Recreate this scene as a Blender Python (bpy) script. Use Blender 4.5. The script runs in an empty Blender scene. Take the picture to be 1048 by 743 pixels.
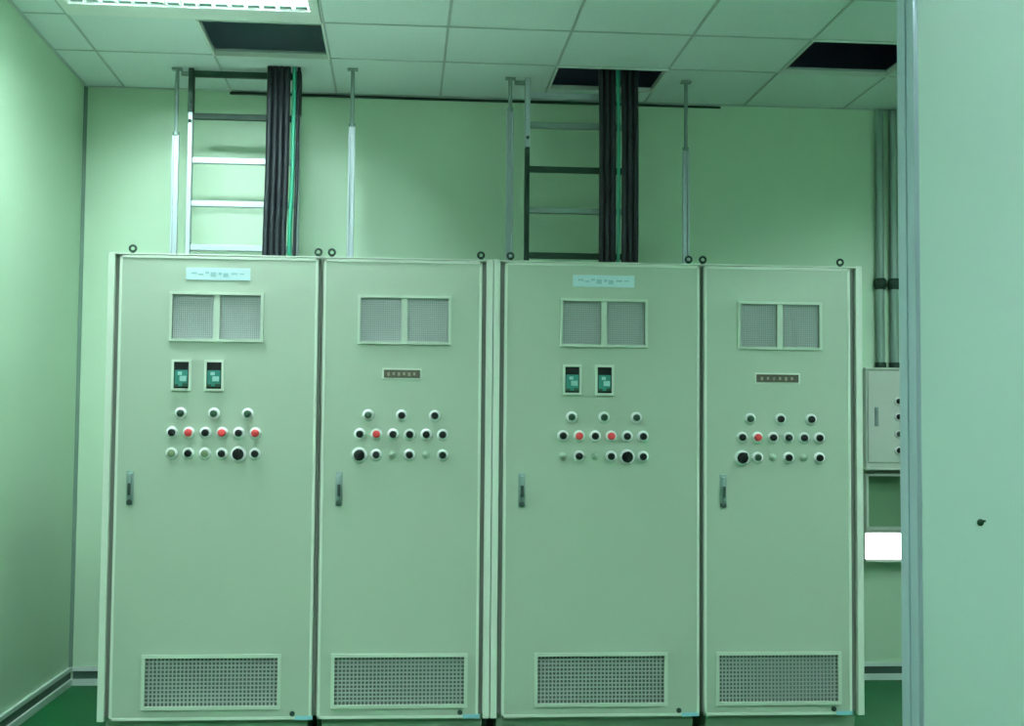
import bpy, bmesh, math, random
from mathutils import Matrix, Vector
random.seed(7)
SC = bpy.context.scene
COL = SC.collection
PI = math.pi

# ------------------------------------------------------------------ camera
F_PX = 1357.4
YAW, PITCH, ROLL = 0.0833, 0.0563, 0.0084
cy, sy = math.cos(YAW), math.sin(YAW)
Fv = Vector((sy*math.cos(PITCH), cy*math.cos(PITCH), math.sin(PITCH)))
Rv = Vector((cy, -sy, 0)); Uv = Rv.cross(Fv)
c_, s_ = math.cos(ROLL), math.sin(ROLL)
R2 = c_*Rv + s_*Uv; U2 = -s_*Rv + c_*Uv
cam_d = bpy.data.cameras.new('camera')
cam = bpy.data.objects.new('camera', cam_d); COL.objects.link(cam)
m3 = Matrix((R2, U2, -Fv)).transposed()
cam.matrix_world = Matrix.Translation((0, -5.689, 1.391)) @ m3.to_4x4()
cam_d.sensor_width = 36.0
cam_d.lens = F_PX/1048*36.0
cam_d.clip_start = 0.05
SC.camera = cam

# ------------------------------------------------------------------ world, exposure
w = bpy.data.worlds.new('world'); SC.world = w; w.use_nodes = True
w.node_tree.nodes['Background'].inputs[0].default_value = (0.6, 1.0, 0.8, 1)
w.node_tree.nodes['Background'].inputs[1].default_value = 0.02
SC.view_settings.view_transform = 'Standard'
SC.view_settings.look = 'None'
SC.view_settings.gamma = 1.0
SC.view_settings.use_curve_mapping = False
SC.view_settings.exposure = 0.0

LIGHT_RGB = (0.79, 1.0, 1.0)      # greenish fluorescent tubes, as the photograph's balance shows them
TUBE_POWER = 192.0

# ------------------------------------------------------------------ materials
def mat(name, rgb, rough=0.5, metal=0.0, spec=0.5, noise=0.0, scale=20.0, bump=0.0, bscale=200.0, emit=None, estr=0.0, coat=0.0):
    m = bpy.data.materials.new(name); m.use_nodes = True
    nt = m.node_tree; b = nt.nodes['Principled BSDF']
    b.inputs['Base Color'].default_value = (*rgb, 1)
    b.inputs['Roughness'].default_value = rough
    b.inputs['Metallic'].default_value = metal
    b.inputs['Specular IOR Level'].default_value = spec
    b.inputs['Coat Weight'].default_value = coat
    if emit:
        b.inputs['Emission Color'].default_value = (*emit, 1)
        b.inputs['Emission Strength'].default_value = estr
    if noise or bump:
        tc = nt.nodes.new('ShaderNodeTexCoord')
    if noise:
        n = nt.nodes.new('ShaderNodeTexNoise'); n.inputs['Scale'].default_value = scale
        n.inputs['Detail'].default_value = 4
        nt.links.new(tc.outputs['Object'], n.inputs['Vector'])
        r = nt.nodes.new('ShaderNodeMix'); r.data_type = 'RGBA'
        r.inputs['A'].default_value = (*[c*(1-noise) for c in rgb], 1)
        r.inputs['B'].default_value = (*[min(1, c*(1+noise)) for c in rgb], 1)
        nt.links.new(n.outputs['Fac'], r.inputs['Factor'])
        nt.links.new(r.outputs['Result'], b.inputs['Base Color'])
    if bump:
        n2 = nt.nodes.new('ShaderNodeTexNoise'); n2.inputs['Scale'].default_value = bscale
        nt.links.new(tc.outputs['Object'], n2.inputs['Vector'])
        bp = nt.nodes.new('ShaderNodeBump'); bp.inputs['Strength'].default_value = bump
        bp.inputs['Distance'].default_value = 0.002
        nt.links.new(n2.outputs['Fac'], bp.inputs['Height'])
        nt.links.new(bp.outputs['Normal'], b.inputs['Normal'])
    return m
M = {
 'wall':    mat('wall_paint', (0.57, 0.76, 0.565), 0.5, noise=0.02, scale=3, bump=0.05),
 'part':    mat('partition_paint', (0.66, 0.85, 0.77), 0.5, noise=0.02, scale=3, bump=0.05),
 'tile':    mat('ceiling_tile_board', (0.77, 0.87, 0.86), 0.85, spec=0.2, noise=0.05, scale=60, bump=0.35, bscale=260),
 'tbar':    mat('tee_bar_paint', (0.48, 0.56, 0.54), 0.5),
 'rim':     mat('opening_rim_paint', (0.75, 0.82, 0.76), 0.4),
 'floor':   mat('floor_epoxy', (0.003, 0.115, 0.033), 0.5, spec=0.2, noise=0.10, scale=5),
 'base_l':  mat('skirting_light', (0.70, 0.80, 0.76), 0.35),
 'base_d':  mat('skirting_groove', (0.05, 0.10, 0.08), 0.5),
 'corner':  mat('corner_trim_grey', (0.20, 0.32, 0.25), 0.4, metal=0.0),
 'alu':     mat('jamb_aluminium', (0.48, 0.58, 0.66), 0.35, metal=0.3),
 'cab':     mat('cabinet_enamel', (0.465, 0.54, 0.44), 0.36, noise=0.015, scale=4, bump=0.04, bscale=300),
 'cabedge': mat('cabinet_pale_trim_and_highlight', (0.74, 0.80, 0.70), 0.3),  # pale trim; door rims and roof lip carry a painted bevel highlight
 'ventrim': mat('vent_frame_enamel', (0.60, 0.68, 0.57), 0.36),
 'cabgap':  mat('cabinet_recess_shade', (0.20, 0.22, 0.19), 0.6),  # shade of the door gaps put into the recess colour
 'plinth':  mat('plinth_enamel', (0.40, 0.48, 0.38), 0.45),
 'mesh':    mat('vent_wire', (0.50, 0.54, 0.52), 0.5, metal=0.2),
 'meshd':   mat('vent_backing', (0.22, 0.25, 0.24), 0.8),
 'filt':    mat('filter_wool', (0.74, 0.78, 0.80), 0.9, noise=0.06, scale=150),
 'chrome':  mat('bezel_metal', (0.92, 0.93, 0.92), 0.25, metal=0.0),
 'black':   mat('black_plastic', (0.006, 0.009, 0.008), 0.5, spec=0.2),
 'dkgreen': mat('dark_green_plastic', (0.015, 0.06, 0.03), 0.35),
 'red':     mat('red_lens', (0.85, 0.06, 0.07), 0.35),
 'olive':   mat('olive_lens', (0.20, 0.27, 0.15), 0.35),
 'pale':    mat('pale_lens', (0.36, 0.47, 0.36), 0.4),
 'brown':   mat('nameplate_brown', (0.075, 0.065, 0.045), 0.4),
 'brownl':  mat('nameplate_marks', (0.35, 0.30, 0.22), 0.5),
 'plate':   mat('pale_blue_plate', (0.62, 0.80, 0.86), 0.35),
 'platem':  mat('plate_marks', (0.34, 0.56, 0.60), 0.5),
 'teal':    mat('meter_window', (0.06, 0.26, 0.22), 0.15),
 'teall':   mat('meter_highlight', (0.35, 0.62, 0.60), 0.3),
 'handle':  mat('handle_metal', (0.30, 0.39, 0.38), 0.35, metal=0.5),
 'handled': mat('handle_dark', (0.03, 0.06, 0.05), 0.4),
 'stick':   mat('sticker_blue', (0.30, 0.62, 0.75), 0.5),
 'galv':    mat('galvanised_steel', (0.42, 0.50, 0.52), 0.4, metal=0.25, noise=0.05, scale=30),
 'dksteel_shade': mat('dark_steel_and_shade', (0.012, 0.04, 0.025), 0.55, spec=0.25),  # dark steel parts, plus painted ladder reflections and wall-top gap shade
 'midsteel':mat('mid_steel', (0.22, 0.30, 0.27), 0.5, metal=0.3),
 'cable':   mat('black_cable_sheath', (0.010, 0.014, 0.018), 0.5, spec=0.25),
 'cablegn': mat('green_cable_sheath', (0.02, 0.30, 0.18), 0.4),
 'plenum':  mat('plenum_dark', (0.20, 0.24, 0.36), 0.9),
 'brightener':    mat('brightener_sheet', (0.72, 0.86, 0.95), 0.6),
 'housing': mat('fixture_white', (0.85, 0.9, 0.87), 0.3),
 'louver':  mat('louver_metal', (0.75, 0.82, 0.78), 0.3, metal=0.2),
 'reflect': mat('reflector_slot', (0.16, 0.30, 0.24), 0.4),
 'tube':    mat('tube_glow', (1, 1, 1), 0.4, emit=LIGHT_RGB, estr=TUBE_POWER),
 'lampbox': mat('lamp_glow', (1, 1, 1), 0.4, emit=(0.85, 1.0, 0.93), estr=5.0),
 'box':     mat('wall_box_enamel', (0.62, 0.66, 0.60), 0.45),
 'niche':   mat('niche_green', (0.14, 0.27, 0.15), 0.7),
 'pipe':    mat('conduit_steel', (0.26, 0.36, 0.32), 0.4, metal=0.3),
}

# ------------------------------------------------------------------ mesh builder
class MB:
    def __init__(self): self.v = []; self.f = []; self.mi = []
    def add(self, vs, fs, mi=0):
        o = len(self.v); self.v += [tuple(v) for v in vs]
        self.f += [tuple(i+o for i in f) for f in fs]; self.mi += [mi]*len(fs); return self
    def box(self, a, b, mi=0, bev=0.0):
        x0, y0, z0 = a; x1, y1, z1 = b
        if not bev:
            vs = [(x0,y0,z0),(x1,y0,z0),(x1,y1,z0),(x0,y1,z0),(x0,y0,z1),(x1,y0,z1),(x1,y1,z1),(x0,y1,z1)]
            return self.add(vs, [(0,3,2,1),(4,5,6,7),(0,1,5,4),(1,2,6,5),(2,3,7,6),(3,0,4,7)], mi)
        bm = bmesh.new(); bmesh.ops.create_cube(bm, size=1.0)
        for v in bm.verts:
            v.co = Vector(((x0+x1)/2+v.co.x*(x1-x0), (y0+y1)/2+v.co.y*(y1-y0), (z0+z1)/2+v.co.z*(z1-z0)))
        bmesh.ops.bevel(bm, geom=list(bm.edges), offset=bev, segments=2, affect='EDGES', profile=0.6)
        bm.verts.index_update()
        self.add([v.co[:] for v in bm.verts], [tuple(v.index for v in f.verts) for f in bm.faces], mi); bm.free()
        return self
    def tube(self, pts, r, n=8, mi=0, cap=True):
        pts = [Vector(p) for p in pts]; rs = r if isinstance(r, (list, tuple)) else [r]*len(pts)
        vs = []; fs = []
        for i, p in enumerate(pts):
            d = (pts[min(i+1, len(pts)-1)]-pts[max(i-1, 0)]).normalized()
            ref = Vector((0, 0, 1)) if abs(d.z) < 0.9 else Vector((0, 1, 0))
            a = d.cross(ref).normalized(); b = d.cross(a)
            for k in range(n):
                t = 2*PI*k/n; vs.append(p+(a*math.cos(t)+b*math.sin(t))*rs[i])
        for i in range(len(pts)-1):
            for k in range(n):
                fs.append((i*n+k, i*n+(k+1) % n, (i+1)*n+(k+1) % n, (i+1)*n+k))
        if cap:
            fs.append(tuple(range(n-1, -1, -1))); fs.append(tuple((len(pts)-1)*n+k for k in range(n)))
        return self.add(vs, fs, mi)
    def lathe(self, prof, n=20, mi=0, c=(0, 0, 0)):
        """profile of (radius, height) turned about the axis that points at -Y (out of a door)"""
        vs = []; fs = []
        for r, h in prof:
            for k in range(n):
                t = 2*PI*k/n; vs.append((c[0]+r*math.cos(t), c[1]-h, c[2]+r*math.sin(t)))
        for i in range(len(prof)-1):
            for k in range(n): fs.append((i*n+k, i*n+(k+1) % n, (i+1)*n+(k+1) % n, (i+1)*n+k))
        fs.append(tuple((len(prof)-1)*n+k for k in range(n)))
        return self.add(vs, fs, mi)
    def torus(self, c, R, r, n=18, m=8, mi=0):
        """ring standing in the XZ plane"""
        vs = []; fs = []
        for i in range(n):
            a = 2*PI*i/n
            for j in range(m):
                b = 2*PI*j/m; q = R+r*math.cos(b)
                vs.append((c[0]+q*math.cos(a), c[1]+r*math.sin(b), c[2]+q*math.sin(a)))
        for i in range(n):
            for j in range(m):
                fs.append((i*m+j, i*m+(j+1) % m, ((i+1) % n)*m+(j+1) % m, ((i+1) % n)*m+j))
        return self.add(vs, fs, mi)
    def mesh(self, name, mats, smooth=False):
        me = bpy.data.meshes.new(name); me.from_pydata(self.v, [], self.f)
        for m in (mats if isinstance(mats, list) else [mats]): me.materials.append(M[m])
        me.polygons.foreach_set('material_index', self.mi)
        bm = bmesh.new(); bm.from_mesh(me); bmesh.ops.recalc_face_normals(bm, faces=bm.faces)
        if smooth:
            for f in bm.faces: f.smooth = True
            for e in bm.edges:
                if len(e.link_faces) == 2 and e.calc_face_angle(0) > 0.7: e.smooth = False
        bm.to_mesh(me); bm.free(); me.update()
        return me
def put(name, me, parent=None, loc=(0, 0, 0), **props):
    if isinstance(me, tuple): me = me[0].mesh(name, me[1], len(me) > 2 and me[2])
    o = bpy.data.objects.new(name, me); COL.objects.link(o); o.location = loc
    if parent: o.parent = parent
    for k, v in props.items(): o[k] = v
    return o
def thing(name, loc, label, category, group=None):
    o = bpy.data.objects.new(name, None); COL.objects.link(o); o.location = loc
    o.empty_display_size = 0.1
    o['label'] = label; o['category'] = category
    if group: o['group'] = group
    return o
def frame_mb(mb, x0, x1, z0, z1, w, y0, y1, mi=0):
    mb.box((x0, y0, z1-w), (x1, y1, z1), mi); mb.box((x0, y0, z0), (x1, y1, z0+w), mi)
    mb.box((x0, y0, z0+w), (x0+w, y1, z1-w), mi); mb.box((x1-w, y0, z0+w), (x1, y1, z1-w), mi)
    return mb

# ------------------------------------------------------------------ the room
H = 3.3695; W = 1.943; XL = -1.8165; XR = 3.83; YF = -7.4
TOP = 4.05                                # slab over the hung ceiling
put('floor', (MB().box((XL-0.1, YF-0.1, -0.1), (XR+0.1, W+0.1, 0)), 'floor'), kind='structure')
put('wall_back', (MB().box((XL-0.1, W, 0), (XR+0.1, W+0.1, TOP)), 'wall'), kind='structure')
put('wall_left', (MB().box((XL-0.1, YF, 0), (XL, W, TOP)), 'wall'), kind='structure')
put('wall_right', (MB().box((XR, YF, 0), (XR+0.1, W, TOP)), 'wall'), kind='structure')
put('wall_front', (MB().box((XL-0.1, YF-0.1, 0), (XR+0.1, YF, TOP)), 'wall'), kind='structure')
put('trim_1', (MB().box((XL, W-0.012, 0.1), (XL+0.018, W, H), bev=0.003).box((XL, W-0.02, 0.1), (XL+0.008, W-0.012, H)), 'corner'), kind='structure')
# baseboards: an aluminium channel, light lips above and below a dark groove
def skirting(name, kind):
    mb = MB()
    for z0, z1, d, mi in ((0.0, 0.035, 0.022, 0), (0.035, 0.078, 0.008, 1), (0.078, 0.10, 0.016, 0)):
        if kind == 'back': mb.box((XL+0.022, W-d, z0), (XR, W, z1), mi)
        else: mb.box((XL, YF, z0), (XL+d, W, z1), mi)
    return put(name, (mb, ['base_l', 'base_d']), kind='structure')
skirting('baseboard_back', 'back'); skirting('baseboard_left', 'left')

# partition in the right foreground with its aluminium jamb
PY = -2.689; PX = 1.196
pw = put('wall_partition', (MB().box((PX+0.013, PY+0.004, 0), (XR, PY+0.096, H)), 'part'), kind='structure')
put('trim_2', (MB().box((PX, PY-0.002, 0), (PX+0.004, PY+0.102, H)).box((PX+0.004, PY-0.002, 0), (PX+0.010, PY+0.102, H), 0, 0.002).box((PX-0.003, PY+0.045, 0), (PX, PY+0.060, H), 1)
    .box((PX+0.010, PY+0.003, 0), (PX+0.013, PY+0.097, H)), ['alu', 'alu']), kind='structure')
put('screw_hole', (MB().lathe([(0.0085, 0), (0.0085, 0.001), (0.006, 0.0015), (0.003, 0.003)], 12).box((-0.002, -0.009, 0.001), (0.009, -0.001, 0.006)), 'dkgreen'),
    pw, (1.349, PY+0.004, 1.203), label='small dark screw stub')

# hung ceiling: tee grid, one tile per cell, three tiles taken out
GX = 0.2053
xs = [XL] + [GX+0.6*k for k in range(-3, 7)] + [XR]
ys = [W]; y = 1.2172
while y > YF: ys.append(y); y -= 0.6
ys.append(YF)
openings = {}   # cell -> clear rectangle
LIGHTS = []     # (x0, x1, y0, y1)
for (lx, ly, ld) in ((-1.5947, -0.5828, 1.2), (-0.9947, -2.9828, 0.6), (-1.5947, -4.7828, 0.6), (2.6053, -0.5828, 0.6), (1.4053, -4.7828, 0.6), (2.0053, -2.3828, 0.6)):  # last two lights added unseen, to brighten the partition and the right cabinets
    LIGHTS.append((lx, lx+1.2, ly, ly+ld))
def cell_kind(x0, x1, y0, y1):
    cx, cyy = (x0+x1)/2, (y0+y1)/2
    for (a, b, c, d) in LIGHTS:
        if a < cx < b and c < cyy < d: return 'light'
    if -0.99 < cx < -0.40 and 0.617 < cyy < 1.217: return 'open'
    if 2.01 < cx < 2.6 and 0.617 < cyy < 1.217: return 'open'
    if 0.81 < cx < 1.40 and 1.217 < cyy: return 'open2'
    return 'tile'
grid = MB()
for x in xs[1:-1]:
    seg = []
    cuts = [(c, d) for (a, b, c, d) in LIGHTS if a+0.1 < x < b-0.1]
    lo = YF
    for c, d in sorted(cuts):
        grid.box((x-0.005, lo, H-0.004), (x+0.005, c, H+0.03)); lo = d
    grid.box((x-0.005, lo, H-0.004), (x+0.005, W, H+0.03))
for yy in ys[1:-1]:
    for i in range(len(xs)-1):
        if abs(yy-0.0172) < 0.01 and i in (1, 2): continue
        grid.box((xs[i]+0.005, yy-0.005, H-0.004), (xs[i+1]-0.005, yy+0.005, H+0.03))
# wall angle
grid.box((XL, W-0.018, H-0.004), (XR, W, H)); grid.box((XL, YF, H-0.004), (XL+0.018, W-0.018, H))
ceil = put('ceiling', (grid, 'tbar'), kind='structure')
tcache = {}
for i in range(len(xs)-1):
    for j in range(len(ys)-1):
        x0, x1, y0, y1 = xs[i]+0.0065, xs[i+1]-0.0065, ys[j+1]+0.0065, ys[j]-0.0065
        k = cell_kind(x0, x1, y0, y1)
        if k in ('light', 'open'): continue
        if k == 'open2':        # only partly open: a narrow strip of tile stays by the wall
            put('ceiling_tile', (MB().box((x0, 1.665, H), (x1, y1, H+0.015)), 'tile'), ceil); continue
        key = (round(x1-x0, 3), round(y1-y0, 3))
        if key not in tcache:
            tcache[key] = MB().box((-(x1-x0)/2, -(y1-y0)/2, 0), ((x1-x0)/2, (y1-y0)/2, 0.015), bev=0.0).mesh('ceiling_tile', 'tile')
        put('ceiling_tile', tcache[key], ceil, ((x0+x1)/2, (y0+y1)/2, H))
def rim(x0, x1, y0, y1, lip=0.010):
    mb = MB()
    for a, b in (((x0, y0, H-0.010), (x1, y0+lip, H+0.016)), ((x0, y1-lip, H-0.010), (x1, y1, H+0.016)),
                 ((x0, y0+lip, H-0.010), (x0+lip, y1-lip, H+0.016)), ((x1-lip, y0+lip, H-0.010), (x1, y1-lip, H+0.016))):
        mb.box(a, b)
    put('opening_rim', (mb, 'rim'), ceil)
rim(-0.995, -0.395, 0.617, 1.217); rim(2.005, 2.605, 0.617, 1.217); rim(0.805, 1.405, 1.217, 1.672)
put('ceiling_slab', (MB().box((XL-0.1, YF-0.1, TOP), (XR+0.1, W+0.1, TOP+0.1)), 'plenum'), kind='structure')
# plenum face of the back wall is covered by a dark sheet
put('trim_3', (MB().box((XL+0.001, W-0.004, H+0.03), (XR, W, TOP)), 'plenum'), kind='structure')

# ceiling lights: recessed troffers with louvers
tube_me = MB().tube([(-0.55, 0, 0), (0.55, 0, 0)], 0.014, 10).mesh('tube', 'tube', True)
endc = MB()
def housing_mesh(e):
    mb = MB(); x, y, h = 0.592, 0.292, 0.11; n = -y-e
    mb.box((-x, n, h), (x, y, h+0.006))
    mb.box((-x, n, 0), (-x+0.006, y, h)); mb.box((x-0.006, n, 0), (x, y, h))
    mb.box((-x+0.006, n, 0), (x-0.006, n+0.006, h)); mb.box((-x+0.006, y-0.006, 0), (x-0.006, y, h))
    # flange
    a = 0.040
    mb.box((-x, n, -0.008), (x, n+a, 0)); mb.box((-x, 0.125, -0.008), (x, y, 0))
    mb.box((-x, n+a, -0.008), (-x+a, 0.125, 0)); mb.box((x-a, n+a, -0.008), (x, 0.125, 0))
    return mb.mesh('housing', 'housing')
def louver_mesh(e):
    mb = MB(); x0, x1, y0, y1 = -0.548, 0.548, -0.25-e, 0.124
    n = 15
    for i in range(n+1):
        x = x0+(x1-x0)*i/n
        # parabolic blades: wider at the top than at the lip
        vs = [(x-0.002, y0, 0.0), (x+0.002, y0, 0.0), (x+0.005, y0, 0.045), (x-0.005, y0, 0.045),
              (x-0.002, y1, 0.0), (x+0.002, y1, 0.0), (x+0.005, y1, 0.045), (x-0.005, y1, 0.045)]
        mb.add(vs, [(0,1,2,3), (7,6,5,4), (0,4,5,1), (1,5,6,2), (2,6,7,3), (3,7,4,0)])
    for yy in (y0, y1-0.006): mb.box((x0, yy, 0.0), (x1, yy+0.006, 0.012))
    return mb.mesh('louver', 'louver')
HL = {0.6: (housing_mesh(0), louver_mesh(0)), 1.2: (housing_mesh(0.6), louver_mesh(0.6))}
sr = MB()
for i in range(15):
    x = -0.548+1.096*(i+0.5)/15; sr.box((x-0.027, 0.089, 0.002), (x+0.027, 0.124, 0.008))
sm_ = sr.mesh('side_reflector', 'reflect')
labels = ['glowing louvered ceiling light at the top left, before the ceiling opening',
          'louvered ceiling light over the left aisle, next one nearer the camera',
          'louvered ceiling light near the camera by the left wall',
          'louvered ceiling light behind the partition, beside the right wall', 'added unseen louvered light before the partition, brightening its face', 'added unseen louvered light just behind the partition end, brightening the right cabinets']
for (x0, x1, y0, y1), lab in zip(LIGHTS, labels):
    hm, lm = HL[round(y1-y0, 1)]
    t = thing('ceiling_light', ((x0+x1)/2, y1-0.3, H), lab, 'ceiling light', 'recessed louvered ceiling lights')
    put('housing', hm, t); put('louver', lm, t); put('side_reflector', sm_, t, label='green shaded reflector slots')
    for yy in ((-0.08,) if x0 > 2.5 else (-0.19, -0.08, 0.03) if y1-y0 < 1 else (-0.78, -0.65, -0.52, -0.16)): put('tube', tube_me, t, (0, yy, 0.062))

# ------------------------------------------------------------------ electrical cabinets
ZT, ZB = 2.158, 0.205; DEP = 0.80
RIM = 0.012
def grill(mb, x0, x1, z0, z1, nx, nz, y, w):
    for i in range(1, nx): x = x0+(x1-x0)*i/nx; mb.box((x-w, y, z0), (x+w, y+0.003, z1))
    for j in range(1, nz): z = z0+(z1-z0)*j/nz; mb.box((x0, y+0.003, z-w), (x1, y+0.006, z+w))
    return mb
bezel_me = MB().lathe([(0.0255, 0), (0.0255, 0.004), (0.022, 0.010), (0.0165, 0.012), (0.0155, 0.006), (0.0, 0.006)], 24).mesh('bezel', 'chrome', True)
flat_bezel_me = MB().lathe([(0.017, 0), (0.017, 0.004), (0.014, 0.006), (0.0, 0.006)], 20).mesh('bezel', 'pale', True)
big_bezel_me = MB().lathe([(0.034, 0), (0.034, 0.004), (0.030, 0.009), (0.0245, 0.010), (0.0, 0.010)], 24).mesh('bezel', 'chrome', True)
def cap_mesh(m, r=0.0165, h=0.026):
    return MB().lathe([(r, 0.004), (r, h*0.75), (r*0.82, h), (r*0.3, h+0.002)], 20).mesh('button_cap', m, True)
caps = {'k': cap_mesh('black', 0.0150), 'g': cap_mesh('dkgreen', 0.0148), 'r': cap_mesh('red', 0.0168, 0.024), 'o': cap_mesh('olive', 0.016, 0.018),
        'p': cap_mesh('pale', 0.011, 0.010)}
knob_me = (MB().lathe([(0.0235, 0.006), (0.0235, 0.020), (0.020, 0.023), (0.004, 0.023)], 24)
           .box((-0.006, -0.040, -0.024), (0.006, -0.022, 0.024), bev=0.002)).mesh('knob', 'black', True)
eye_me = (MB().torus((0, 0, 0.026), 0.013, 0.005).tube([(0, 0, 0), (0, 0, 0.018)], 0.008, 8)
          .tube([(0, 0, 0), (0, 0, 0.005)], 0.015, 10)).mesh('lifting_eye', 'dksteel_shade', True)
handle_me = (MB().box((-0.015, -0.006, -0.072), (0.015, 0, 0.072), 0, 0.003)
             .box((-0.009, -0.020, -0.045), (0.009, -0.006, 0.060), 0, 0.004)
             .lathe([(0.012, 0.006), (0.012, 0.012), (0.008, 0.014)], 14, 1, (0, 0, -0.060))
             .box((-0.006, -0.026, -0.030), (0.006, -0.019, 0.020), 1, 0.002)).mesh('handle', ['handle', 'handled'], True)
def meter_parts(parent, x, z):
    mb = frame_mb(MB(), -0.041, 0.041, -0.066, 0.066, 0.010, -0.012, 0)
    b = put('meter', (mb, 'cabedge'), parent, (x, 0, z), label='small black and teal panel meter')
    put('meter_case', (MB().box((-0.031, -0.007, -0.056), (0.031, -0.001, 0.056), 0), 'black'), b)
    put('meter_window', (MB().box((-0.027, -0.014, -0.048), (0.027, -0.007, 0.022), 0, 0.002), 'teal'), b)
    put('meter_highlight', (MB().box((-0.006, -0.017, -0.026), (0.022, -0.014, -0.004), 0, 0.001).box((-0.014, -0.016, 0.000), (0.004, -0.014, 0.014), 0, 0.001), 'teall'), b)  # small light pieces paint the highlight on the meter window
    put('meter_foot', (MB().box((0.006, -0.017, -0.049), (0.027, -0.014, -0.036)).box((-0.027, -0.017, -0.049), (-0.010, -0.014, -0.038)), 'dkgreen'), b)
ROW = (1.482, 1.401, 1.314)
def cabinet(x0, x1, dl, dr, label, vent, low, hx, lockx, meters, plate, brown, buttons, endside, eyes):
    """x0..x1 outer body, dl..dr door edges (world x)"""
    t = thing('electrical_cabinet', (x0, 0, 0), label, 'electrical cabinet', 'row of pale green electrical cabinets')
    L = lambda x: x-x0
    wd = x1-x0
    # body: shell with open front lip behind the door
    b = MB().box((0.002, 0.030, ZB+0.01), (wd-0.002, DEP, ZT-0.006))
    put('body', (b, 'cab'), t)
    put('door_recess', (MB().box((0.004, 0.024, ZB+0.012), (wd-0.004, 0.030, ZT-0.012)), 'cabgap'), t)
    put('roof_lip', (MB().box((0.002, -0.004, ZT-0.006), (wd-0.002, DEP, ZT), 0, 0.002), 'cabedge'), t)
    put('plinth', (MB().box((0.03, 0.045, 0), (wd-0.03, DEP-0.03, ZB+0.01)).box((0.03, 0.040, 0.165), (wd-0.03, 0.045, 0.185)), 'plinth'), t)
    if endside in ('left', 'right'):
        a, c = (0.0, 0.028) if endside == 'left' else (wd-0.028, wd)
        put('side_panel', (MB().box((a, -0.004, ZB-0.003), (c, 0.030, ZT+0.002), 0, 0.002), 'cabedge'), t)
    # door with a folded rim
    a, c = L(dl), L(dr); vx0, vx1, vz0, vz1 = L(vent[0]), L(vent[1]), 1.798, 1.985
    lx0, lx1, lz0, lz1 = L(low[0]), L(low[1]), 0.262, 0.462
    D0, D1 = ZB, ZT-0.008
    mb = MB()
    # front sheet with the two cut-outs
    for (p, q, r, s) in ((a, c, D0, lz0), (a, lx0, lz0, lz1), (lx1, c, lz0, lz1), (a, c, lz1, vz0), (a, vx0, vz0, vz1),
                         (vx1, c, vz0, vz1), (a, c, vz1, D1)):
        mb.add([(p, 0, r), (q, 0, r), (q, 0, s), (p, 0, s)], [(0, 1, 2, 3)])
    door = put('door', (mb, 'cab'), t)
    bm = bmesh.new(); bm.from_mesh(door.data)
    bmesh.ops.remove_doubles(bm, verts=bm.verts, dist=1e-5)
    bm.to_mesh(door.data); bm.free()
    sol = MB()
    sol.box((a, 0.0, D0), (a+0.003, 0.022, D1)); sol.box((c-0.003, 0.0, D0), (c, 0.022, D1))
    sol.box((a, 0.0, D0), (c, 0.022, D0+0.003)); sol.box((a, 0.0, D1-0.003), (c, 0.022, D1))
    # raised rolled edge
    for (p, q, r, s) in ((a, c, D1-RIM, D1), (a, c, D0, D0+RIM), (a, a+RIM, D0, D1), (c-RIM, c, D0, D1)):
        sol.box((p, -0.003, r), (q, 0.001, s), 0, 0.0012)
    put('door_rim', (sol, 'cabedge'), door)
    # upper vents: frame with a middle bar, filter wool behind a fine grille
    vf = frame_mb(MB(), vx0-0.012, vx1+0.012, vz0-0.012, vz1+0.012, 0.012, -0.010, 0.003)
    xm = (vx0+vx1)/2+(0.0 if meters else 0.0)
    vf.box((xm-0.013, -0.005, vz0), (xm+0.013, 0.003, vz1))
    v = put('upper_vent', (vf, 'ventrim'), t)
    for p, q in ((vx0, xm-0.013), (xm+0.013, vx1)):
        put('vent_filter', (MB().box((p, 0.012, vz0), (q, 0.016, vz1)), 'filt'), v)
        put('vent_grille', (grill(MB(), p, q, vz0, vz1, 20, 20, 0.004, 0.0012), 'mesh'), v)
    # lower vent
    vf = frame_mb(MB(), lx0-0.014, lx1+0.014, lz0-0.014, lz1+0.014, 0.015, -0.007, 0.003)
    v = put('lower_vent', (vf, 'ventrim'), t)
    put('vent_backing', (MB().box((lx0, 0.015, lz0), (lx1, 0.018, lz1)), 'meshd'), v)
    put('vent_grille', (grill(MB(), lx0, lx1, lz0, lz1, 34, 12, 0.003, 0.0030), 'mesh'), v)
    # handle, lock, sticker
    put('handle', handle_me, door, (L(hx), 0, 1.168), label='grey metal swing handle')
    put('lock', (MB().lathe([(0.011, 0), (0.011, 0.006), (0.004, 0.007)], 14), 'handled', True), door, (L(lockx), 0, 0.229))
    put('sticker', (MB().box((0, -0.0012, 0), (0.072, 0, 0.016)), 'stick'), door, (L(lockx)+0.012, -0.003, 0.204), label='small blue sticker')
    # plates
    if plate:
        p = put('label_plate', (MB().box((-0.135, -0.003, -0.026), (0.135, 0, 0.026), 0, 0.001), 'plate'), door, (L(plate), 0, 2.074), label='pale blue label plate')
        mk = MB()
        for xx, w2, zz, hh in ((-0.100, 0.012, 0.004, 0.004), (-0.072, 0.010, -0.002, 0.003), (-0.046, 0.008, 0.006, 0.005), (-0.020, 0.012, -0.002, 0.010),
                               (0.008, 0.007, 0.002, 0.006), (0.032, 0.011, -0.004, 0.009), (0.068, 0.013, 0.002, 0.004), (0.100, 0.010, 0.002, 0.003)):
            mk.box((xx-w2, -0.0036, zz-hh), (xx+w2, -0.003, zz+hh))
        put('plate_marks', (mk, 'platem'), p)
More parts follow.
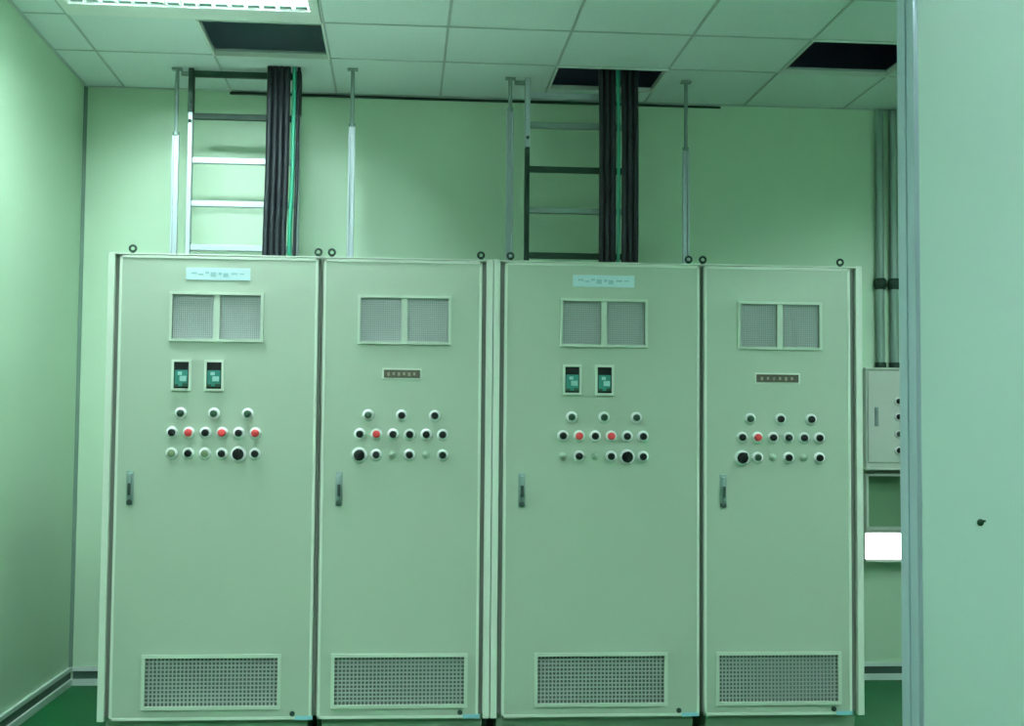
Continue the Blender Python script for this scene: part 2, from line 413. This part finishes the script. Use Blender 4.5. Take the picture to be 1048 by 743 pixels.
    if brown:
        bx, bw = brown
        p = put('name_plate', (MB().box((-bw/2-0.007, -0.003, -0.024), (bw/2+0.007, 0, 0.024), 0, 0.001).box((-bw/2, -0.005, -0.017), (bw/2, -0.003, 0.017), 1),
            ['cabedge', 'brown']), door, (L(bx), 0, 1.660), label='dark brown name plate')
        mk = MB(); n = 7
        for i in range(n):
            xx = -bw/2+bw*(i+0.9)/n
            if xx+0.007 < bw/2: mk.box((xx-0.005, -0.0056, -0.009+0.003*(i % 2)), (xx+0.005, -0.005, 0.006))
        put('plate_marks', (mk, 'brownl'), p)
    for mx in meters: meter_parts(t, L(mx), 1.643)
    # push buttons, lamps and selector
    for (bx, row, k) in buttons:
        if k == 'S':
            o = put('selector_switch', big_bezel_me, t, (L(bx), 0, ROW[row]-0.002), label='large black selector switch')
            kn = put('knob', knob_me, o); kn.rotation_euler = (0, 0.0 if meters else 0.5, 0)
        else:
            nm = 'push_button' if k in 'kg' else 'indicator_lamp'
            o = put(nm, flat_bezel_me if k == 'p' else bezel_me, t, (L(bx), 0, ROW[row]))
            if k == 'r': o['label'] = 'red indicator lamp'
            if k == 'o': o['label'] = 'olive green indicator lamp'
            if k == 'p': o['label'] = 'flat pale green lamp'
            put('button_cap' if k in 'kg' else 'lens', caps[k], o)
    for ex in eyes:
        for ey in (0.05, DEP-0.06): put('lifting_eye', eye_me, t, (ex, ey, ZT))
    return t
def btn(rows): return [(x, r, k) for r, line in enumerate(rows) for x, k in line]
st = 0.0693
X = [-0.958+st*i for i in range(6)]
cabinet(-1.238, -0.3455, -1.190, -0.358, 'pale green electrical cabinet nearest the left wall, first of the row, with two meters', (-0.967, -0.598), (-1.047, -0.500), -1.126, -0.437,
        (-0.924, -0.788), -0.780, None, btn([[(-0.924, 'g'), (-0.786, 'g'), (-0.645, 'g')],
        list(zip(X, 'krkrkr')), list(zip(X, 'okokSk'))]), 'left', (0.09, 0.875))
X = [-0.173+0.0706*i for i in range(6)]
cabinet(-0.3455, 0.3900, -0.335, 0.343, 'pale green electrical cabinet second from left, with brown name plate and one red lamp', (-0.177, 0.199), (-0.265, 0.283), -0.257, 0.266,
        (), None, (0.003, 0.154), btn([[(-0.138, 'g'), (0.004, 'k'), (0.145, 'k')],
        list(zip(X, 'krkkkk')), list(zip(X, 'Skpkpk'))]), 'right', (0.040, 0.685))
X = [0.698+0.0698*i for i in range(6)]
cabinet(0.3935, 1.3040, 0.4415, 1.2955, 'pale green electrical cabinet third from left, with two meters and only two red lamps', (0.694, 1.054), (0.595, 1.143), 0.521, 1.206,
        (0.736, 0.877), 0.872, None, btn([[(0.735, 'g'), (0.876, 'g'), (1.017, 'g')],
        list(zip(X, 'krkrkk')), list(zip(X, 'pkpkSk'))]), 'left', (0.075, 0.865))
X = [1.484+0.0688*i for i in range(6)]
cabinet(1.3040, 2.0240, 1.316, 1.970, 'pale green electrical cabinet at the right end of the row, beside the wall box', (1.477, 1.830), (1.382, 1.908), 1.400, 1.887,
        (), None, (1.642, 0.188), btn([[(1.520, 'g'), (1.655, 'k'), (1.792, 'k')],
        list(zip(X, 'krkkkk')), list(zip(X, 'Sgpkpk'))]), 'right', (0.018, 0.640))

# ------------------------------------------------------------------ cable ladders, cables, posts
def ladder(x0, x1, Y, rungs, railsplit, label, lo, hi, lomat, himat):  # dark and light rail and rung tones paint the steel's reflections
    t = thing('cable_ladder', ((x0+x1)/2, Y, 0), label, 'cable ladder', 'cable ladders behind the cabinets')
    h = (x1-x0)/2; top = H-0.005
    for s in (-1, 1):
        xc = s*(h-0.012)
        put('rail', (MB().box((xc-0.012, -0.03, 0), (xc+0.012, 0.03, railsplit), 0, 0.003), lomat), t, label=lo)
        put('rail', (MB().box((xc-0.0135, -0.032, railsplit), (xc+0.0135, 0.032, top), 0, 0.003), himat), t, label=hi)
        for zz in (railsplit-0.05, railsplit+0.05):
            put('rail_bolt', (MB().lathe([(0.009, 0), (0.009, 0.008), (0.004, 0.009)], 8), 'dksteel_shade'), t, (xc, -0.033, zz))
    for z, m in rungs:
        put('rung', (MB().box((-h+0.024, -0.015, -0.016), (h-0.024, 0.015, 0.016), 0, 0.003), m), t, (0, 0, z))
    z = rungs[-1][0]-0.237
    while z > 0.1:
        put('rung', (MB().box((-h+0.024, -0.015, -0.016), (h-0.024, 0.015, 0.016), 0, 0.003), lomat), t, (0, 0, z)); z -= 0.237
    return t
ladder(-1.160, -0.562, 1.50, [(3.340, 'dksteel_shade'), (3.108, 'dksteel_shade'), (2.868, 'galv'), (2.634, 'galv'), (2.396, 'galv')], 3.125,
       'steel cable ladder with painted dark reflection at the upper end, rising behind the leftmost cabinet', 'galvanised rail with painted bright reflection', 'rail with painted dark reflection', 'galv', 'dksteel_shade')
ladder(0.660, 1.275, 1.48, [(3.270, 'galv'), (3.106, 'midsteel'), (2.862, 'dksteel_shade'), (2.635, 'midsteel'), (2.387, 'dksteel_shade')], 2.98,
       'steel cable ladder rising to the middle ceiling opening, behind the third cabinet', 'rail with painted dark reflection', 'galvanised rail with painted bright reflection', 'dksteel_shade', 'galv')
def cable(x, Y, r, top, label, group, ph, m='cable', amp=0.004, dx=()):
    """one cable, waving in step with its bundle"""
    pts = []; n = 30
    for i in range(n+1):
        z = top*i/n
        xx = amp*math.sin(ph+z*4.2)+amp*0.4*math.sin(ph*2+z*9)
        for (za, zb, d) in dx:
            if za < z < zb: xx += d*math.sin((z-za)/(zb-za)*PI)
        pts.append((xx, amp*math.cos(ph+z*3.1), z))
    o = put('power_cable', (MB().tube(pts, r, 10), m, True), None, (x, Y, 0.0))
    o['label'] = label; o['category'] = 'cable'
    if group: o['group'] = group
    return o
ORD = ('leftmost', 'second from left', 'third from left', 'fourth from left')
REAR = ('leftmost', 'middle', 'rightmost')
for i in range(4):
    cable(-0.724+0.0312*i, 1.400, 0.0155, H-0.004, 'black power cable on the left ladder, %s of the thick bundle' % ORD[i], 'black cables on the left ladder', 1.0)
for i in range(3):
    cable(-0.703+0.0312*i, 1.433, 0.0155, H-0.004, 'black power cable in the back layer of the left ladder bundle, the %s one' % REAR[i], 'rear cables on the left ladder', 1.0)
cable(-0.594, 1.396, 0.011, H-0.004, 'green cable beside the black bundle on the left ladder', None, 1.0, 'cablegn', 0.004, [(2.3, 2.75, -0.003)])
cable(-0.571, 1.400, 0.009, H-0.004, 'thin black cable right of the green cable on the left ladder', None, 1.0)
for i in range(3):
    cable(1.070+0.0312*i, 1.382, 0.0155, TOP-0.05, 'black cable in the middle ceiling opening, %s, left of the green cable' % ORD[i], 'left black bundle on the right ladder', 2.6, amp=0.003)
for i in range(2):
    cable(1.086+0.0312*i, 1.416, 0.0155, TOP-0.05, 'rear black cable in the middle opening, the %s of two left of the green cable' % REAR[2*i], 'rear left cables on the right ladder', 2.6, amp=0.003)
for i in range(3):
    cable(1.194+0.0312*i, 1.382, 0.0155, TOP-0.05, 'black cable in the middle ceiling opening, %s, right of the green cable' % ORD[i], 'right black bundle on the right ladder', 2.6, amp=0.003)
for i in range(2):
    cable(1.210+0.0312*i, 1.416, 0.0155, TOP-0.05, 'rear black cable in the middle opening, the %s of two right of the green cable' % REAR[2*i], 'rear right cables on the right ladder', 2.6, amp=0.003)
cable(1.161, 1.378, 0.010, TOP-0.05, 'thin green cable between the two black bundles on the right ladder', None, 2.6, 'cablegn', 0.003)
def post(x, Y, w, thin, label):
    t = thing('support_post', (x, Y, 0), label, 'post', 'steel posts behind the cabinets')
    put('channel', (MB().box((-w/2, -0.012, 0), (-w/2+0.010, 0.018, thin), 0, 0.002).box((w/2-0.010, -0.012, 0), (w/2, 0.018, thin), 0, 0.002)
                    .box((-w/2+0.010, 0.0, 0), (w/2-0.010, 0.018, thin)), 'galv'), t)
    put('rod', (MB().tube([(0, 0.004, thin), (0, 0.004, H-0.004)], 0.011, 8).tube([(0, 0.004, thin), (0, 0.004, thin+0.02)], 0.018, 6), 'midsteel', True), t)
    put('ceiling_bracket', (MB().box((-0.028, -0.02, H-0.012), (0.028, 0.02, H-0.0045), 0, 0.001), 'midsteel'), t)
post(-1.226, 1.50, 0.036, 3.00, 'slim steel post just left of the left cable ladder')
post(-0.281, 1.40, 0.036, 3.05, 'slim steel post standing alone behind the second cabinet from left')
post(0.577, 1.48, 0.040, 3.18, 'slim steel post just left of the right cable ladder')
post(1.550, 1.45, 0.036, 2.98, 'slim steel post standing alone behind the rightmost cabinet')
for x0, x1, Y, lab in ((-1.205, -1.162, 1.50, 'short steel bracket joining post and left cable ladder'), (0.600, 0.658, 1.48, 'short steel bracket joining post and right cable ladder')):
    o = put('tie_bracket', (MB().box((0, -0.01, 0), (x1-x0, 0.012, 0.022), 0, 0.002), 'midsteel'), None, (x0, Y, H-0.04)); o['label'] = lab; o['category'] = 'bracket'
o = put('wall_top_shadow', (MB().tube([(-1.0, 0, 0), (-0.4, 0, 0.001), (0.2, 0, -0.001), (0.9, 0, 0.001), (1.86, 0, 0)], [0.008, 0.009, 0.008, 0.009, 0.007], 8), 'dksteel_shade', True), None, (0, W-0.012, H-0.018))  # dark tube stands in for the shadow gap at the wall top
o['label'] = 'dark strip drawn as the shadow gap along the top edge of the back wall'; o['category'] = 'cable'
# duct box added above the left opening to lighten its inside
o = put('plenum_brightener', (MB().box((-1.7, 0, 0), (0.3, 0.30, 0.34), 0, 0.01), 'brightener'), None, (0, 1.42, 3.43)); o['label'] = 'added pale duct seen through the left ceiling opening'; o['category'] = 'brightener'

# ------------------------------------------------------------------ wall box, conduits, niche and lamp at the right
BY = W-0.14
t = thing('control_box', (2.690, BY, 1.236), 'grey green wall control box with four buttons, right of the cabinets', 'control box')
bw = 0.44; bh = 0.570
put('box_body', (MB().box((0, 0.012, 0), (bw, 0.14, bh), 0, 0.003), 'box'), t)
put('box_door', (MB().box((0.010, 0, 0.03), (bw-0.010, 0.012, bh-0.01), 0, 0.003), 'box'), t)
put('box_lip', (MB().box((-0.004, -0.006, bh), (bw+0.004, 0.14, bh+0.010)).box((-0.004, -0.006, -0.012), (bw+0.004, 0.14, 0)), 'cabedge'), t)
put('handle', (MB().box((-0.011, -0.010, -0.055), (0.011, 0, 0.055), 0, 0.003).box((-0.006, -0.018, -0.035), (0.006, -0.010, 0.035), 0, 0.002), 'handle'), t, (0.058, 0, 0.295))
for zz, k in ((0.385, 'k'), (0.295, 'k'), (0.195, 'g'), (0.100, 'k')):
    b = put('push_button', bezel_me, t, (0.190, 0, zz)); put('button_cap', caps[k], b)
def conduit(x, lab):
    t = thing('conduit', (x, W-0.035, 1.83), lab, 'conduit', 'conduits above the wall box')
    put('pipe', (MB().tube([(0, 0, -0.01), (0, 0, H-1.84)], 0.025, 14), 'pipe', True), t)
    put('coupling', (MB().tube([(0, 0, 0.455), (0, 0, 0.475), (0, 0, 0.505), (0, 0, 0.52)], [0.030, 0.038, 0.038, 0.030], 14), 'dksteel_shade', True), t)
    put('gland', (MB().tube([(0, 0, -0.008), (0, 0, 0.022)], 0.033, 12), 'dksteel_shade', True), t)
    return t
conduit(2.815, 'steel conduit above the wall box, the left one'); conduit(2.900, 'steel conduit above the wall box, the right one nearer the partition')
NY = W-0.10
nt_ = thing('wall_niche_box', (2.70, NY, 0.875), 'open dark green wall compartment under the control box', 'compartment')
nb = frame_mb(MB(), 0, 0.46, 0, 0.325, 0.014, 0, 0.10)
put('compartment_frame', (nb, 'box'), nt_)
put('compartment_back', (MB().box((0.014, 0.085, 0.014), (0.446, 0.10, 0.311)), 'niche'), nt_)
lb = thing('wall_lamp', (2.70, NY, 0.70), 'glowing white wall lamp below the dark compartment, beside the partition', 'lamp')
put('lamp_case', (MB().box((0, 0.03, 0.0), (0.46, 0.10, 0.175), 0, 0.003).box((0.0, 0.006, -0.010), (0.46, 0.10, 0.006)).box((0, 0.006, 0.154), (0.46, 0.03, 0.165)), 'box'), lb)
put('diffuser', (MB().box((0.002, 0.0, 0.008), (0.458, 0.03, 0.152), 0, 0.004), 'lampbox'), lb)
